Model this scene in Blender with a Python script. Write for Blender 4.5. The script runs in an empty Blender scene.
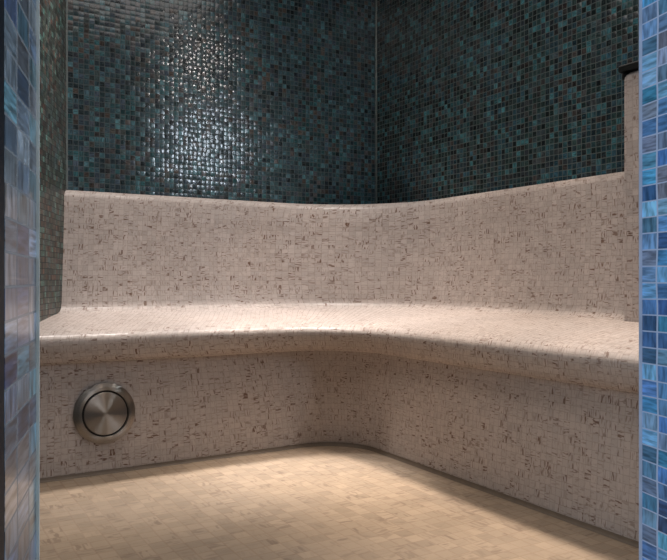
import bpy, bmesh, math
from mathutils import Vector

C = bpy.context.scene.collection
# ------------------------------------------------------------------ room frame
# X runs along the back wall, Y towards it; the camera stands in the doorway.
HC = 0.58                      # eye height
BW, RW = 2.737, 1.854          # back wall y, right wall x
FW = 0.532                     # inner face of the front wall (y)
CEIL = 2.12
S = 0.0188                     # mosaic pitch
def side_x(y):                 # oblique side wall on the left
    return 0.511 - 0.43 * (BW - y)
def cam_to_room(x, d):
    return Vector((0.859 * x + 0.512 * d, -0.512 * x + 0.859 * d))

# ------------------------------------------------------------------ node tools
class NT:
    def __init__(self, name):
        self.m = bpy.data.materials.new(name); self.m.use_nodes = True
        self.t = self.m.node_tree; self.t.nodes.clear()
        self.out = self.t.nodes.new('ShaderNodeOutputMaterial')
        self.b = self.t.nodes.new('ShaderNodeBsdfPrincipled')
        self.t.links.new(self.b.outputs[0], self.out.inputs[0])
    def n(self, typ, **kw):
        nd = self.t.nodes.new(typ)
        for k, v in kw.items(): setattr(nd, k, v)
        return nd
    def l(self, a, b): self.t.links.new(a, b)
    def put(self, sock, v):
        if hasattr(v, 'is_output'): self.l(v, sock)
        else: sock.default_value = v
    def math(self, op, a, b=None, c=None, clamp=False):
        nd = self.n('ShaderNodeMath', operation=op); nd.use_clamp = clamp
        for i, v in enumerate((a, b, c)):
            if v is not None: self.put(nd.inputs[i], v)
        return nd.outputs[0]
    def vm(self, op, a, b=None, scale=None):
        nd = self.n('ShaderNodeVectorMath', operation=op)
        self.put(nd.inputs[0], a)
        if b is not None: self.put(nd.inputs[1], b)
        if scale is not None: self.put(nd.inputs['Scale'], scale)
        return nd.outputs[0]
    def mix(self, f, a, b, mode='MIX'):
        nd = self.n('ShaderNodeMix', data_type='RGBA', blend_type=mode)
        self.put(nd.inputs[0], f); self.put(nd.inputs[6], a); self.put(nd.inputs[7], b)
        return nd.outputs[2]
    def mr(self, v, a, b, c=0.0, d=1.0, smooth=False):
        nd = self.n('ShaderNodeMapRange'); nd.clamp = True
        if smooth: nd.interpolation_type = 'SMOOTHSTEP'
        for i, x in enumerate((v, a, b, c, d)): self.put(nd.inputs[i], x)
        return nd.outputs[0]
    def ramp(self, f, stops, const=False):
        nd = self.n('ShaderNodeValToRGB'); r = nd.color_ramp
        if const: r.interpolation = 'CONSTANT'
        while len(r.elements) < len(stops): r.elements.new(0.5)
        for e, (p, c) in zip(r.elements, stops):
            e.position = p; e.color = rgb(*c)
        self.l(f, nd.inputs[0]); return nd.outputs[0]
    def noise(self, vec, scale, detail=2.0, dim='3D'):
        nd = self.n('ShaderNodeTexNoise', noise_dimensions=dim)
        self.l(vec, nd.inputs['Vector']); nd.inputs['Scale'].default_value = scale
        nd.inputs['Detail'].default_value = detail
        return nd.outputs
    def wn(self, vec, off=0.0):
        nd = self.n('ShaderNodeTexWhiteNoise', noise_dimensions='3D')
        self.l(self.vm('ADD', vec, (off, off * 1.7, off * 0.3)), nd.inputs[0])
        return nd.outputs

def lin(v):
    v /= 255.0
    return v / 12.92 if v <= 0.04045 else ((v + 0.055) / 1.055) ** 2.4
def rgb(r, g, b): return (lin(r), lin(g), lin(b), 1.0)

def cells(k, tu, tv, gu, gv, seed):
    """mosaic cells from UVs in metres: cell id, in-cell position, grout mask"""
    uv = k.n('ShaderNodeUVMap').outputs[0]
    sc = k.vm('MULTIPLY', uv, (1 / tu, 1 / tv, 0.0))
    # the hand-laid rows wander very slightly
    nz = k.noise(sc, 0.25, 1.0)
    wob = k.vm('MULTIPLY', k.vm('SUBTRACT', nz[1], (0.5, 0.5, 0.5)), (0.25, 0.25, 0.0))
    sc = k.vm('ADD', k.vm('ADD', sc, (500.13, 500.37, seed)), wob)
    cell = k.vm('FLOOR', sc); fr = k.vm('FRACTION', sc)
    sp = k.n('ShaderNodeSeparateXYZ'); k.l(fr, sp.inputs[0])
    du = k.math('ABSOLUTE', k.math('SUBTRACT', sp.outputs[0], 0.5))
    dv = k.math('ABSOLUTE', k.math('SUBTRACT', sp.outputs[1], 0.5))
    mu = k.mr(du, 0.5 - gu, 0.5 - gu * 0.55); mv = k.mr(dv, 0.5 - gv, 0.5 - gv * 0.55)
    grout = k.math('MAXIMUM', mu, mv)
    return uv, sc, cell, sp.outputs, grout

def tilt_normal(k, cell, amount, f=None, pillow=0.0):
    w = k.wn(cell, 7.3)
    v = k.vm('SCALE', k.vm('SUBTRACT', w[1], (0.5, 0.5, 0.5)), scale=amount)
    g = k.n('ShaderNodeNewGeometry')
    if pillow:      # each glass piece is slightly cushion shaped
        t = k.vm('NORMALIZE', k.vm('CROSS_PRODUCT', (0, 0, 1), g.outputs['Normal']))
        a = k.vm('SCALE', t, scale=k.math('MULTIPLY', k.math('SUBTRACT', f[0], 0.5), pillow))
        cz = k.n('ShaderNodeCombineXYZ'); k.l(k.math('MULTIPLY', k.math('SUBTRACT', f[1], 0.5), pillow), cz.inputs[2])
        v = k.vm('ADD', v, k.vm('ADD', a, cz.outputs[0]))
    nrm = k.vm('NORMALIZE', k.vm('ADD', g.outputs['Normal'], v))
    return nrm

def beige_mosaic(name, base, streak, strength=1.0, rough=0.34, tu=S, tv=S, seed=1.0, tilt=0.10, groutc=(136, 124, 114), vary=1.0):
    k = NT(name)
    uv, sc, cell, f, grout = cells(k, tu, tv, 0.07, 0.07, seed)
    r = k.wn(cell, 0.0); r2 = k.wn(cell, 31.7)
    sep = k.n('ShaderNodeSeparateColor'); k.l(r[1], sep.inputs[0])
    sep2 = k.n('ShaderNodeSeparateColor'); k.l(r2[1], sep2.inputs[0])
    # per tile tint
    b0 = Vector(base)
    col = k.ramp(sep.outputs[0], [(0.0, b0 * (1 - 0.05 * vary)), (0.35, b0 * (1 - 0.01 * vary)), (0.7, b0 * 1.015), (1.0, b0 * (1 + 0.04 * vary))])
    # brush-stroke streaks lying along or across the tile
    def strokes(x, y):
        cmb = k.n('ShaderNodeCombineXYZ')
        k.l(k.math('MULTIPLY_ADD', x, 0.9, k.math('MULTIPLY', sep.outputs[1], 91.0)), cmb.inputs[0])
        k.l(k.math('MULTIPLY_ADD', y, 3.6, k.math('MULTIPLY', sep.outputs[2], 57.0)), cmb.inputs[1])
        k.l(k.math('MULTIPLY', sep2.outputs[0], 43.0), cmb.inputs[2])
        return k.noise(cmb.outputs[0], 1.0, 1.5)[0]
    a = strokes(f[0], f[1]); b = strokes(f[1], f[0])
    pick = k.math('GREATER_THAN', sep2.outputs[1], 0.42)
    st = k.n('ShaderNodeMix', data_type='FLOAT'); k.l(pick, st.inputs[0]); k.l(b, st.inputs[2]); k.l(a, st.inputs[3])
    has = k.mr(sep2.outputs[2], 0.35, 0.95, 0.26, 1.0)
    m = k.math('MULTIPLY', k.mr(st.outputs[0], 0.53, 0.63, 0.0, 1.0), k.math('MULTIPLY', has, strength), clamp=True)
    col = k.mix(m, col, rgb(*streak))
    # slow grey blotches over the sheets
    blot = k.noise(uv, 2.3, 2.0)[0]
    col = k.mix(k.mr(blot, 0.3, 0.7, 0.0, 0.16), col, rgb(150, 150, 152))
    col = k.mix(k.math('MULTIPLY', grout, 0.27), col, rgb(*groutc))
    k.l(col, k.b.inputs['Base Color'])
    k.put(k.b.inputs['Roughness'], k.mr(grout, 0, 1, rough, 0.8))
    k.b.inputs['Specular IOR Level'].default_value = 0.2
    k.l(tilt_normal(k, cell, tilt), k.b.inputs['Normal'])
    return k.m

def glass_mosaic(name, palette, seed, tu=S, tv=S, gu=0.07, gv=0.07, groutc=(70, 80, 82), rough=0.16,
                 tilt=0.10, cluster=0.5, cl_scale=0.16, streak=0.5, coat=0.3, spec=0.6, pillow=0.0):
    k = NT(name)
    uv, sc, cell, f, grout = cells(k, tu, tv, gu, gv, seed)
    r = k.wn(cell, 0.0); sep = k.n('ShaderNodeSeparateColor'); k.l(r[1], sep.inputs[0])
    cl = k.noise(cell, cl_scale, 2.0)[0]
    v = k.math('ADD', k.math('MULTIPLY', k.math('SUBTRACT', cl, 0.5), cluster * 3.0), sep.outputs[0])
    v = k.math('PINGPONG', v, 1.0)
    col = k.ramp(v, palette)
    # value jitter per tile
    jit = k.mr(sep.outputs[1], 0, 1, 0.45, 1.45)
    colv = k.n('ShaderNodeVectorMath', operation='SCALE'); k.l(col, colv.inputs[0]); k.l(jit, colv.inputs['Scale'])
    col = colv.outputs[0]
    # marbled swirl inside the glass
    cmb = k.n('ShaderNodeCombineXYZ')
    k.l(k.math('MULTIPLY_ADD', f[0], 1.2, k.math('MULTIPLY', sep.outputs[2], 70.0)), cmb.inputs[0])
    k.l(k.math('MULTIPLY_ADD', f[1], 4.5, k.math('MULTIPLY', sep.outputs[0], 40.0)), cmb.inputs[1])
    cmb2 = k.n('ShaderNodeCombineXYZ')
    k.l(k.math('MULTIPLY_ADD', f[0], 5.0, k.math('MULTIPLY', sep.outputs[2], 70.0)), cmb2.inputs[0])
    k.l(k.math('MULTIPLY_ADD', f[1], 0.8, k.math('MULTIPLY', sep.outputs[0], 40.0)), cmb2.inputs[1])
    s1 = k.noise(cmb.outputs[0], 1.0, 2.0)[0]; s2 = k.noise(cmb2.outputs[0], 1.0, 2.0)[0]
    pick = k.math('GREATER_THAN', sep.outputs[2], 0.5)
    st = k.n('ShaderNodeMix', data_type='FLOAT'); k.l(pick, st.inputs[0]); k.l(s1, st.inputs[2]); k.l(s2, st.inputs[3])
    mul = k.mr(st.outputs[0], 0.35, 0.65, 1.0 - streak, 1.0 + streak)
    colv = k.n('ShaderNodeVectorMath', operation='SCALE'); k.l(col, colv.inputs[0]); k.l(mul, colv.inputs['Scale'])
    col = k.mix(grout, colv.outputs[0], rgb(*groutc))
    k.l(col, k.b.inputs['Base Color'])
    k.put(k.b.inputs['Roughness'], k.mr(grout, 0, 1, rough, 0.8))
    k.b.inputs['Specular IOR Level'].default_value = spec
    k.b.inputs['Coat Weight'].default_value = coat
    k.b.inputs['Coat Roughness'].default_value = 0.08
    nn = tilt_normal(k, cell, tilt, f, pillow)
    k.l(nn, k.b.inputs['Normal']); k.l(nn, k.b.inputs['Coat Normal'])
    return k.m

def plain(name, c, rough=0.5, metal=0.0, noise=0.06, scale=30.0, **kw):
    k = NT(name)
    tc = k.n('ShaderNodeTexCoord').outputs['Object']
    nz = k.noise(tc, scale, 3.0)[0]
    c = Vector(c)
    col = k.ramp(nz, [(0.3, c * (1 - noise)), (0.7, c * (1 + noise))])
    k.l(col, k.b.inputs['Base Color'])
    k.b.inputs['Roughness'].default_value = rough
    k.b.inputs['Metallic'].default_value = metal
    for a, v in kw.items(): k.b.inputs[a].default_value = v
    return k.m

def brushed(name, c, rough=0.3, aniso=0.9):
    k = NT(name)
    tc = k.n('ShaderNodeTexCoord').outputs['Object']
    ln = k.vm('LENGTH', tc)
    nd = k.n('ShaderNodeVectorMath', operation='LENGTH'); k.l(tc, nd.inputs[0])
    rings = k.noise(k.vm('MULTIPLY', tc, (1, 1, 0)), 1.0)[0]
    w = k.n('ShaderNodeTexNoise', noise_dimensions='1D')
    k.l(k.math('MULTIPLY', nd.outputs['Value'], 900.0), w.inputs['W']); w.inputs['Detail'].default_value = 3
    c = Vector(c)
    k.l(k.ramp(w.outputs[0], [(0.3, c * 0.86), (0.7, c * 1.08)]), k.b.inputs['Base Color'])
    k.b.inputs['Metallic'].default_value = 1.0
    k.put(k.b.inputs['Roughness'], k.mr(w.outputs[0], 0.3, 0.7, rough * 0.85, rough * 1.15))
    k.b.inputs['Anisotropic'].default_value = aniso
    k.b.inputs['Anisotropic Rotation'].default_value = 0.25
    tg = k.n('ShaderNodeTangent', direction_type='RADIAL', axis='Z')
    k.l(tg.outputs[0], k.b.inputs['Tangent'])
    return k.m

# ------------------------------------------------------------------ palettes
DARK = [(0.0, (34, 42, 46)), (0.16, (60, 86, 92)), (0.32, (46, 56, 68)), (0.46, (72, 112, 120)),
        (0.60, (60, 74, 88)), (0.74, (78, 68, 62)), (0.88, (50, 92, 98)), (1.0, (38, 46, 52))]
DARKG = [(0.0, (28, 33, 34)), (0.16, (46, 68, 68)), (0.32, (42, 46, 54)), (0.46, (60, 110, 118)),
         (0.60, (56, 64, 68)), (0.74, (62, 54, 52)), (0.88, (48, 82, 96)), (1.0, (30, 36, 38))]
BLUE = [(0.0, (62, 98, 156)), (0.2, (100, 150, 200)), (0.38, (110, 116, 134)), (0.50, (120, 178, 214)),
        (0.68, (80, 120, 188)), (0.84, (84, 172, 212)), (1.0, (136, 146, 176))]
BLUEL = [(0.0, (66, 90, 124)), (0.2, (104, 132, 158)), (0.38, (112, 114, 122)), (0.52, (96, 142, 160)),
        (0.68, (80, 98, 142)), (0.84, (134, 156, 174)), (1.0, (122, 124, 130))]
M = dict(
    back=glass_mosaic('dark blue green glass mosaic', DARK, 3.0, tilt=0.065, coat=0.4, rough=0.20, pillow=0.09, cluster=0.8, cl_scale=0.12),
    right=glass_mosaic('dark green glass mosaic', DARKG, 5.0, tilt=0.14, rough=0.22, pillow=0.16, cluster=0.8, cl_scale=0.12, groutc=(84, 94, 92)),
    side=glass_mosaic('grey green glass mosaic', [(p, Vector((c[0] * 1.45 + 8, c[1] * 1.15 + 8, c[2] * 1.02 + 6))) for p, c in DARKG], 9.0, tilt=0.12, spec=0.3, coat=0.0, rough=0.35),
    beige=beige_mosaic('beige streaked mosaic', (187, 175, 168), (112, 84, 68), rough=0.3, vary=0.6),
    floor=beige_mosaic('tan floor mosaic', (172, 152, 130), (118, 98, 84), strength=0.6, rough=0.5, vary=1.3, tu=0.036, tv=0.036, seed=4.0, tilt=0.03, groutc=(158, 136, 120)),
    jamb=glass_mosaic('sky blue glass mosaic', BLUE, 11.0, tu=0.030, tv=S, gu=0.055, gv=0.05, groutc=(170, 188, 220), cluster=0.2, streak=0.38, tilt=0.05, coat=0.2),
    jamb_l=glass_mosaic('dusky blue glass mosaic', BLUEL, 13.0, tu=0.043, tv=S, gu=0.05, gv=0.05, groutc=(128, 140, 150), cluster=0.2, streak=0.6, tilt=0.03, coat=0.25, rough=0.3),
    strip=plain('pale blue satin edge profile', (176, 190, 215), 0.35, 0.3),
    strip_l=plain('grey satin edge profile', (190, 198, 196), 0.4, 0.0),
    corner=plain('grey corner profile', (110, 118, 116), 0.4, 0.4),
    frame=plain('dark slate frame', (16, 24, 34), 0.4),
    black=plain('black rubbery plastic', (9, 10, 11), 0.35),
    steel=brushed('brushed steel', (170, 162, 154), 0.38, 1.0),
    gap=plain('dark gap', (26, 17, 14), 0.5),
    plaster=plain('grey plaster', (70, 74, 78), 0.8),
    silicone=plain('brown grey joint', (112, 98, 84), 0.6),
)

# ------------------------------------------------------------------ mesh tools
def finish(name, bm, mat, parent=None, smooth=False, loc=None):
    me = bpy.data.meshes.new(name); bm.to_mesh(me); bm.free()
    me.materials.append(mat)
    if smooth:
        for p in me.polygons: p.use_smooth = True
    o = bpy.data.objects.new(name, me); C.objects.link(o)
    if parent: o.parent = parent
    if loc: o.location = loc
    return o
def empty(name, loc=(0, 0, 0)):
    o = bpy.data.objects.new(name, None); C.objects.link(o); o.location = loc
    o.empty_display_size = 0.1
    return o
def slab(name, p0, p1, z0, z1, th, mat, parent=None, u0=0.0):
    """upright slab whose visible face runs p0->p1; thickness goes to the right of that direction"""
    p0, p1 = Vector(p0), Vector(p1); d = (p1 - p0); L = d.length; d.normalize()
    n = Vector((d.y, -d.x)) * th
    bm = bmesh.new(); uvl = bm.loops.layers.uv.new('UVMap')
    c = [(p0, 0), (p1, L), (p1 + n, L + th), (p0 + n, -th)]
    lo = [bm.verts.new((p.x, p.y, z0)) for p, _ in c]; hi = [bm.verts.new((p.x, p.y, z1)) for p, _ in c]
    for i in range(4):
        j = (i + 1) % 4
        f = bm.faces.new((lo[i], lo[j], hi[j], hi[i]))
        ua, ub = (c[i][1], c[j][1]) if i != 2 else (L, 0)
        for lp, uv in zip(f.loops, ((ua, z0), (ub, z0), (ub, z1), (ua, z1))): lp[uvl].uv = (uv[0] + u0, uv[1])
    for vs in (list(reversed(lo)), hi):
        f = bm.faces.new(vs)
        for lp in f.loops: lp[uvl].uv = (lp.vert.co.x, lp.vert.co.y)
    bmesh.ops.recalc_face_normals(bm, faces=bm.faces)
    return finish(name, bm, mat, parent)
def poly_plate(name, pts, z0, z1, mat, parent=None, rot=0.0):
    bm = bmesh.new(); uvl = bm.loops.layers.uv.new('UVMap')
    lo = [bm.verts.new((x, y, z0)) for x, y in pts]; hi = [bm.verts.new((x, y, z1)) for x, y in pts]
    n = len(pts)
    bm.faces.new(list(reversed(lo))); bm.faces.new(hi)
    for i in range(n): bm.faces.new((lo[i], lo[(i + 1) % n], hi[(i + 1) % n], hi[i]))
    c, s = math.cos(rot), math.sin(rot)
    for f in bm.faces:
        for lp in f.loops:
            x, y = lp.vert.co.x, lp.vert.co.y
            lp[uvl].uv = (c * x + s * y, -s * x + c * y)
    bmesh.ops.recalc_face_normals(bm, faces=bm.faces)
    return finish(name, bm, mat, parent)
def struct(o): o['kind'] = 'structure'; return o

# ------------------------------------------------------------------ doorway points
JL = cam_to_room(-0.4095 * 0.500, 0.500)     # inner corner of the left reveal
JR = cam_to_room(0.4250 * 0.847, 0.847)     # inner corner of the right reveal
def dirv(vpx):                              # horizontal direction of a splayed reveal
    v = Vector(((vpx - 333.5) / 725.0, 1.0)); v.normalize(); return cam_to_room(v.x, v.y)
JLo = JL - dirv(150) * 0.112
JRo = JR - dirv(125) * 0.42

# ------------------------------------------------------------------ shell
WT = 0.12
xl0 = side_x(FW)
struct(slab('wall_back', (side_x(BW) - 0.05, BW), (RW + WT, BW), 0, CEIL, -WT, M['back']))
struct(slab('wall_right', (RW, BW), (RW, FW - 0.1), 0, CEIL, -WT, M['right']))
struct(slab('wall_left', (side_x(FW - 0.1), FW - 0.1), (side_x(BW + 0.1), BW + 0.1), 0, CEIL, -WT, M['side'], u0=0.007))
struct(slab('wall_front_left', (JL.x - 0.062, JL.y), (side_x(JL.y) - 0.02, JL.y), 0, CEIL, -0.05, M['back']))
struct(slab('wall_front_right', (RW + 0.02, JR.y), (JR.x + 0.004, JR.y), 0, CEIL, -0.06, M['right']))
struct(poly_plate('floor', [(-1.2, -1.6), (RW + 0.4, -1.6), (RW + 0.4, BW + 0.1), (-1.2, BW + 0.1)], -0.08, 0.0, M['floor']))
struct(poly_plate('ceiling', [(side_x(FW - 0.1) - WT, FW - 0.12), (RW + WT, FW - 0.12), (RW + WT, BW + WT), (side_x(BW), BW + WT)], CEIL, CEIL + 0.08, M['plaster']))

# slim corner profiles where the dark mosaic sheets meet
struct(slab('trim_1', (RW - 0.0035, BW - 0.006), (RW, BW - 0.0025), 0.90, CEIL, 0.006, M['corner']))
sx = side_x(BW)
struct(slab('trim_2', (sx - 0.002, BW - 0.005), (sx + 0.004, BW - 0.005), 0.905, CEIL, -0.005, M['corner']))

# ------------------------------------------------------------------ doorway
door = struct(empty('door_1', ((JL.x + JR.x) / 2, JL.y, 0)))
door.name = 'door_1'
off = -Vector(door.location)
def child(o): o.location = off; return o
# right reveal: visible face looks towards -x
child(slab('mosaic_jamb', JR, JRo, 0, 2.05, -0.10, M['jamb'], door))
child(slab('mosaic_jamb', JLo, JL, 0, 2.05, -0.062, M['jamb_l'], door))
def strip(p, out, w, d, mat):
    """thin edge profile, w wide across the reveal edge"""
    p = Vector(p); out = Vector(out).normalized(); t = Vector((-out.y, out.x))
    a = p - t * d / 2; b = a + out * w; e = t * d
    return child(poly_plate('edge_profile', [a, b, b + e, a + e], 0, 2.05, mat, door))
inw = cam_to_room(-1.0, 0.1)
strip(JR + cam_to_room(0.0002, -0.001), inw, 0.0036, 0.0012, M['strip'])
strip(JL + cam_to_room(-0.0002, -0.001), -inw, 0.0026, 0.0008, M['strip_l'])
# dark frame on the outer edge of the left reveal
fo = JLo
o = child(slab('door_frame', fo + cam_to_room(-0.06, -0.002), fo + cam_to_room(0.0004, -0.002), 0, 2.05, 0.02, M['frame'], door))
o['label'] = 'dark slate coloured frame edge'
# lintel over the opening
lb = poly_plate('lintel', [(JL.x, JL.y), (JR.x, JR.y), (JR.x, JR.y - 0.06), (JL.x, JL.y - 0.06)], 1.98, 2.12, M['jamb'], door); child(lb)

# ------------------------------------------------------------------ bench
NSEG = 28
def path(dx, dy, r):
    """plan curve at inset dx/dy from the right/back walls, with a concave fillet r; fixed point count"""
    X, Y = RW - dx, BW - dy
    pts = []
    xs = side_x(Y) + 0.0005
    NS = 10
    for i in range(NS): pts.append(Vector((xs + (X - r - xs) * i / NS, Y)))
    for i in range(NSEG + 1):
        a = math.pi / 2 * (1 - i / NSEG)
        pts.append(Vector((X - r + r * math.cos(a), Y - r + r * math.sin(a))))
    y0 = JR.y + 0.001
    for i in range(1, NS + 1): pts.append(Vector((X, Y - r + (y0 - (Y - r)) * i / NS)))
    return pts
REF = path(0.25, 0.25, 0.33)
REFU = [0.0]
for a, b in zip(REF, REF[1:]): REFU.append(REFU[-1] + (b - a).length)

def loft(name, rows, mat, parent, v0=0.0):
    bm = bmesh.new(); uvl = bm.loops.layers.uv.new('UVMap')
    grid = []; vv = [v0]
    for i, (z, d, k, r) in enumerate(rows):
        # d = inset from both walls, k = extra inset on the back run
        ps = path(d, d + k, r)
        grid.append([bm.verts.new((p.x, p.y, z)) for p in ps])
        if i: vv.append(vv[-1] + math.hypot(z - rows[i-1][0], d - rows[i-1][1]))
    for i in range(len(rows) - 1):
        for j in range(len(REF) - 1):
            f = bm.faces.new((grid[i][j], grid[i+1][j], grid[i+1][j+1], grid[i][j+1]))
            for lp, (ii, jj) in zip(f.loops, ((i, j), (i+1, j), (i+1, j+1), (i, j+1))):
                lp[uvl].uv = (REFU[jj], -vv[ii])
    bmesh.ops.recalc_face_normals(bm, faces=bm.faces)
    f0 = bm.faces[len(bm.faces) // 2]
    o = finish(name, bm, mat, parent, smooth=True)
    return o, vv[-1]

def arc_rows(c_z, c_d, rz, rd, a0, a1, n, k, r):
    out = []
    for i in range(n + 1):
        a = math.radians(a0 + (a1 - a0) * i / n)
        out.append((c_z + rz * math.sin(a), c_d + rd * math.cos(a), k, r))
    return out

bench = empty('corner_bench', (1.3, 2.2, 0))
bench['label'] = 'L-shaped beige mosaic bench with curved corner and high backrest along dark walls'
bench['category'] = 'bench'
boff = -Vector(bench.location)
K = 0.034
BT = 0.899
back_rows = [(0.901, 0.001, 0, 0.48), (0.900, 0.006, 0, 0.48), (0.896, 0.015, 0, 0.485), (0.889, 0.024, 0, 0.49), (0.880, 0.031, 0, 0.49), (0.870, 0.034, 0, 0.495)]
back_rows += [(0.80, 0.038, 0.0, 0.50), (0.68, 0.048, 0.0, 0.50), (0.56, 0.060, 0.0, 0.49), (0.495, 0.067, 0.002, 0.48)]
# cove into the seat
back_rows += [(0.481, 0.070, 0.004, 0.47), (0.472, 0.078, 0.006, 0.46), (0.465, 0.094, 0.008, 0.45)]
o, v = loft('backrest', back_rows, M['beige'], bench); o.location = boff
seat_rows = [(0.465, 0.094, 0.008, 0.45), (0.461, 0.120, 0.012, 0.43), (0.457, 0.18, 0.016, 0.41), (0.450, 0.26, 0.022, 0.37),
             (0.443, 0.34, 0.028, 0.33), (0.437, 0.41, K, 0.30)]
# rolled front edge, slightly undercut
seat_rows += [(0.433, 0.450, K, 0.285), (0.429, 0.480, K, 0.275), (0.424, 0.502, K, 0.265), (0.417, 0.517, K, 0.26),
              (0.408, 0.526, K, 0.26), (0.397, 0.529, K, 0.26), (0.380, 0.526, K, 0.26), (0.356, 0.517, K, 0.26), (0.342, 0.508, K, 0.26), (0.334, 0.496, K, 0.255), (0.331, 0.484, K, 0.245), (0.331, 0.474, K, 0.235)]
o, v = loft('seat', seat_rows, M['beige'], bench, v0=v); o.location = boff
apron_rows = [(0.335, 0.474, K, 0.235), (0.25, 0.475, K + 0.006, 0.215), (0.10, 0.481, K + 0.014, 0.195), (0.012, 0.484, K + 0.017, 0.185)]
o, v = loft('apron', apron_rows, M['beige'], bench, v0=v + 0.005); o.location = boff
o, v = loft('floor_joint', [(0.0125, 0.4835, K + 0.017, 0.185), (0.007, 0.485, K + 0.017, 0.185), (0.003, 0.487, K + 0.017, 0.185), (0.0005, 0.491, K + 0.017, 0.185)], M['silicone'], bench); o.location = boff
o['label'] = 'narrow brown grey joint along the foot of the bench'

# raised pillar at the right end of the bench
def rounded_block(name, x0, x1, y0, y1, z0, z1, bev, mat, parent=None, label=None, cat=None, seg=5, loc=True):
    bm = bmesh.new(); uvl = bm.loops.layers.uv.new('UVMap')
    cx, cy = (x0 + x1) / 2, (y0 + y1) / 2
    bmesh.ops.create_cube(bm, size=1)
    for v in bm.verts:
        v.co.x *= x1 - x0; v.co.y *= y1 - y0; v.co.z = z0 if v.co.z < 0 else z1
        v.co.z -= z0
    es = [e for e in bm.edges if min(e.verts[0].co.z, e.verts[1].co.z) > (z1 - z0) - 1e-5]
    bmesh.ops.bevel(bm, geom=es, offset=bev, segments=seg, profile=0.5, affect='EDGES')
    for f in bm.faces:
        n = f.normal
        for lp in f.loops:
            c = lp.vert.co
            lp[uvl].uv = (c.y, c.z) if abs(n.x) > 0.6 else ((c.x, c.z) if abs(n.y) > 0.6 else (c.x, c.y))
    o = finish(name, bm, mat, parent, smooth=False, loc=(cx, cy, z0))
    if label: o['label'] = label; o['category'] = cat
    return o
pl = rounded_block('end_pillar', 1.738, RW - 0.001, JR.y + 0.02, 1.326, 0.461, 1.160, 0.024, M['beige'])
pl.parent = bench; pl.location = Vector(pl.location) - Vector(bench.location)
pl['label'] = 'tall beige mosaic pillar with rounded top' 
# black bracket sitting on the pillar
br = empty('wall_bracket', (1.80, 1.22, 1.160))
br['label'] = 'small black wall bracket on top of the beige mosaic pillar'; br['category'] = 'bracket'
b1 = rounded_block('bracket_plate', 1.733, RW - 0.001, 1.10, 1.342, 1.1605, 1.180, 0.004, M['black'], seg=2)
b1.parent = br; b1.location = Vector(b1.location) - Vector(br.location)
b2 = rounded_block('bracket_lip', 1.745, RW - 0.001, 1.319, 1.338, 1.140, 1.1604, 0.004, M['black'], seg=2)
b2.parent = br; b2.location = Vector(b2.location) - Vector(br.location)

# ------------------------------------------------------------------ steel steam outlet
def lathe(name, prof, mat, parent, n=96):
    bm = bmesh.new(); rings = []
    for r, z in prof:
        if r < 1e-6: rings.append([bm.verts.new((0, 0, z))])
        else: rings.append([bm.verts.new((r * math.cos(2 * math.pi * i / n), r * math.sin(2 * math.pi * i / n), z)) for i in range(n)])
    for a, b in zip(rings, rings[1:]):
        for i in range(n):
            j = (i + 1) % n
            if len(b) == 1: bm.faces.new((a[i], a[j], b[0]))
            elif len(a) == 1: bm.faces.new((a[0], b[j], b[i]))
            else: bm.faces.new((a[i], a[j], b[j], b[i]))
    bmesh.ops.recalc_face_normals(bm, faces=bm.faces)
    o = finish(name, bm, mat, parent, smooth=True)
    md = o.modifiers.new('split', 'EDGE_SPLIT'); md.split_angle = math.radians(35)
    return o
vent = empty('steam_outlet', (0.522, BW - 0.476 - K - 0.0165, 0.179))
vent.rotation_euler = (math.radians(90 - 4.3), 0, 0)
vent.scale = (1.02, 1.02, 1.0)
vent['label'] = 'round brushed steel steam outlet cover set low in the beige bench front'
vent['category'] = 'vent cover'
lathe('outer_ring', [(0.0885, -0.001), (0.0885, 0.003), (0.0875, 0.004), (0.0765, 0.0125), (0.0755, 0.0127), (0.0680, 0.0132), (0.0672, 0.0125), (0.0668, 0.002)], M['steel'], vent)
g = lathe('shadow_gap', [(0.0685, 0.0045), (0.058, 0.0045), (0.0, 0.0045)], M['gap'], vent); g['label'] = 'dark ring shaped gap around the disc'
lathe('centre_disc', [(0.0600, 0.005), (0.0617, 0.0122), (0.0605, 0.0138), (0.03, 0.0148), (0.0, 0.0158)], M['steel'], vent)

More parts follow.
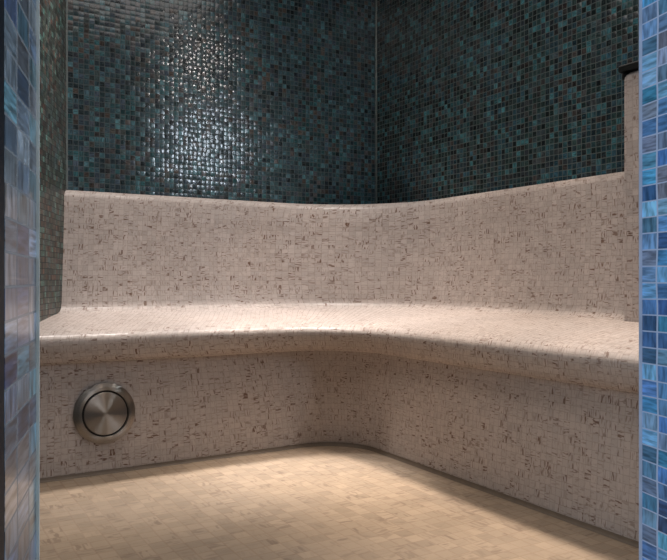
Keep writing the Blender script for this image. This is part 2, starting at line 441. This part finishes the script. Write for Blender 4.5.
# ------------------------------------------------------------------ lights
def spot(x, y, z, power, col, size=110, blend=0.7, rad=0.05, aim=None):
    l = bpy.data.lights.new('downlight', 'SPOT'); l.energy = power; l.color = col
    l.spot_size = math.radians(size); l.spot_blend = blend; l.shadow_soft_size = rad
    o = bpy.data.objects.new('downlight', l); C.objects.link(o); o.location = (x, y, z)
    if aim: o.rotation_euler = (Vector(aim) - Vector((x, y, z))).to_track_quat('-Z', 'Y').to_euler()
    return o
def area(x, y, z, aim, power, col, sx, sy):
    l = bpy.data.lights.new('soft_light', 'AREA'); l.energy = power; l.color = col
    l.shape = 'RECTANGLE'; l.size = sx; l.size_y = sy
    o = bpy.data.objects.new('soft_light', l); C.objects.link(o); o.location = (x, y, z)
    o.rotation_euler = (Vector(aim) - Vector((x, y, z))).to_track_quat('-Z', 'Y').to_euler()
    return o
WARM = (1.0, 0.86, 0.74); NEU = (1.0, 0.93, 0.88); COOL = (0.78, 0.89, 1.0)
for x in (0.50, 0.90, 1.28):
    spot(x, 2.52, 2.08, 74, NEU, 42, 0.7, 0.10, aim=(x, 2.33, 0.45))
spot(1.58, 2.42, 2.08, 52, NEU, 44, 0.7, 0.10, aim=(1.42, 2.24, 0.45))
for y in (2.02, 1.60, 1.15, 0.72):
    spot(1.63, y, 2.08, 64, WARM, 42, 0.7, 0.10, aim=(1.44, y, 0.45))
spot(1.76, 0.75, 2.08, 9, NEU, 100, 0.8, 0.05, aim=(0.7, 1.9, 0.2))  # unseen spot added for the highlight on the steel disc
spot(0.62, 1.80, 2.08, 40, WARM, 90, 1.0, 0.2, aim=(0.55, 1.15, 0))
area(0.8, 1.75, 2.11, (0.8, 1.75, 0.0), 6, NEU, 1.3, 0.9)  # unseen soft fill added under the ceiling, mainly for the apron
# unseen light added right of the doorway for the back wall glare
area(1.80, 0.60, 1.50, (1.0, 2.73, 1.1), 2.3, COOL, 0.08, 0.26)
# lobby side: unseen fill light added for the apron, then daylight on the jambs
area(0.75, -0.8, 1.0, (0.75, 2.2, 0.3), 10, (0.93, 0.96, 1.0), 0.6, 0.7)
area(-0.9, -0.25, 1.0, (0.75, 0.3, 0.6), 20, COOL, 0.9, 1.8)

w = bpy.data.worlds.new('world'); bpy.context.scene.world = w; w.use_nodes = True
w.node_tree.nodes['Background'].inputs[0].default_value = (0.6, 0.75, 1.0, 1)
w.node_tree.nodes['Background'].inputs[1].default_value = 0.12

# ------------------------------------------------------------------ camera
cd = bpy.data.cameras.new('camera'); cam = bpy.data.objects.new('camera', cd); C.objects.link(cam)
cd.sensor_width = 36.0; cd.lens = 725 * 36 / 667.0
cd.clip_start = 0.01
cam.location = (0, 0, HC)
cam.rotation_euler = (math.radians(90), 0, -math.atan2(0.512, 0.859))
cd.shift_y = 1.0 / 667 * -1
bpy.context.scene.camera = cam
sc = bpy.context.scene
sc.view_settings.view_transform = 'Standard'
sc.view_settings.exposure = 0.16
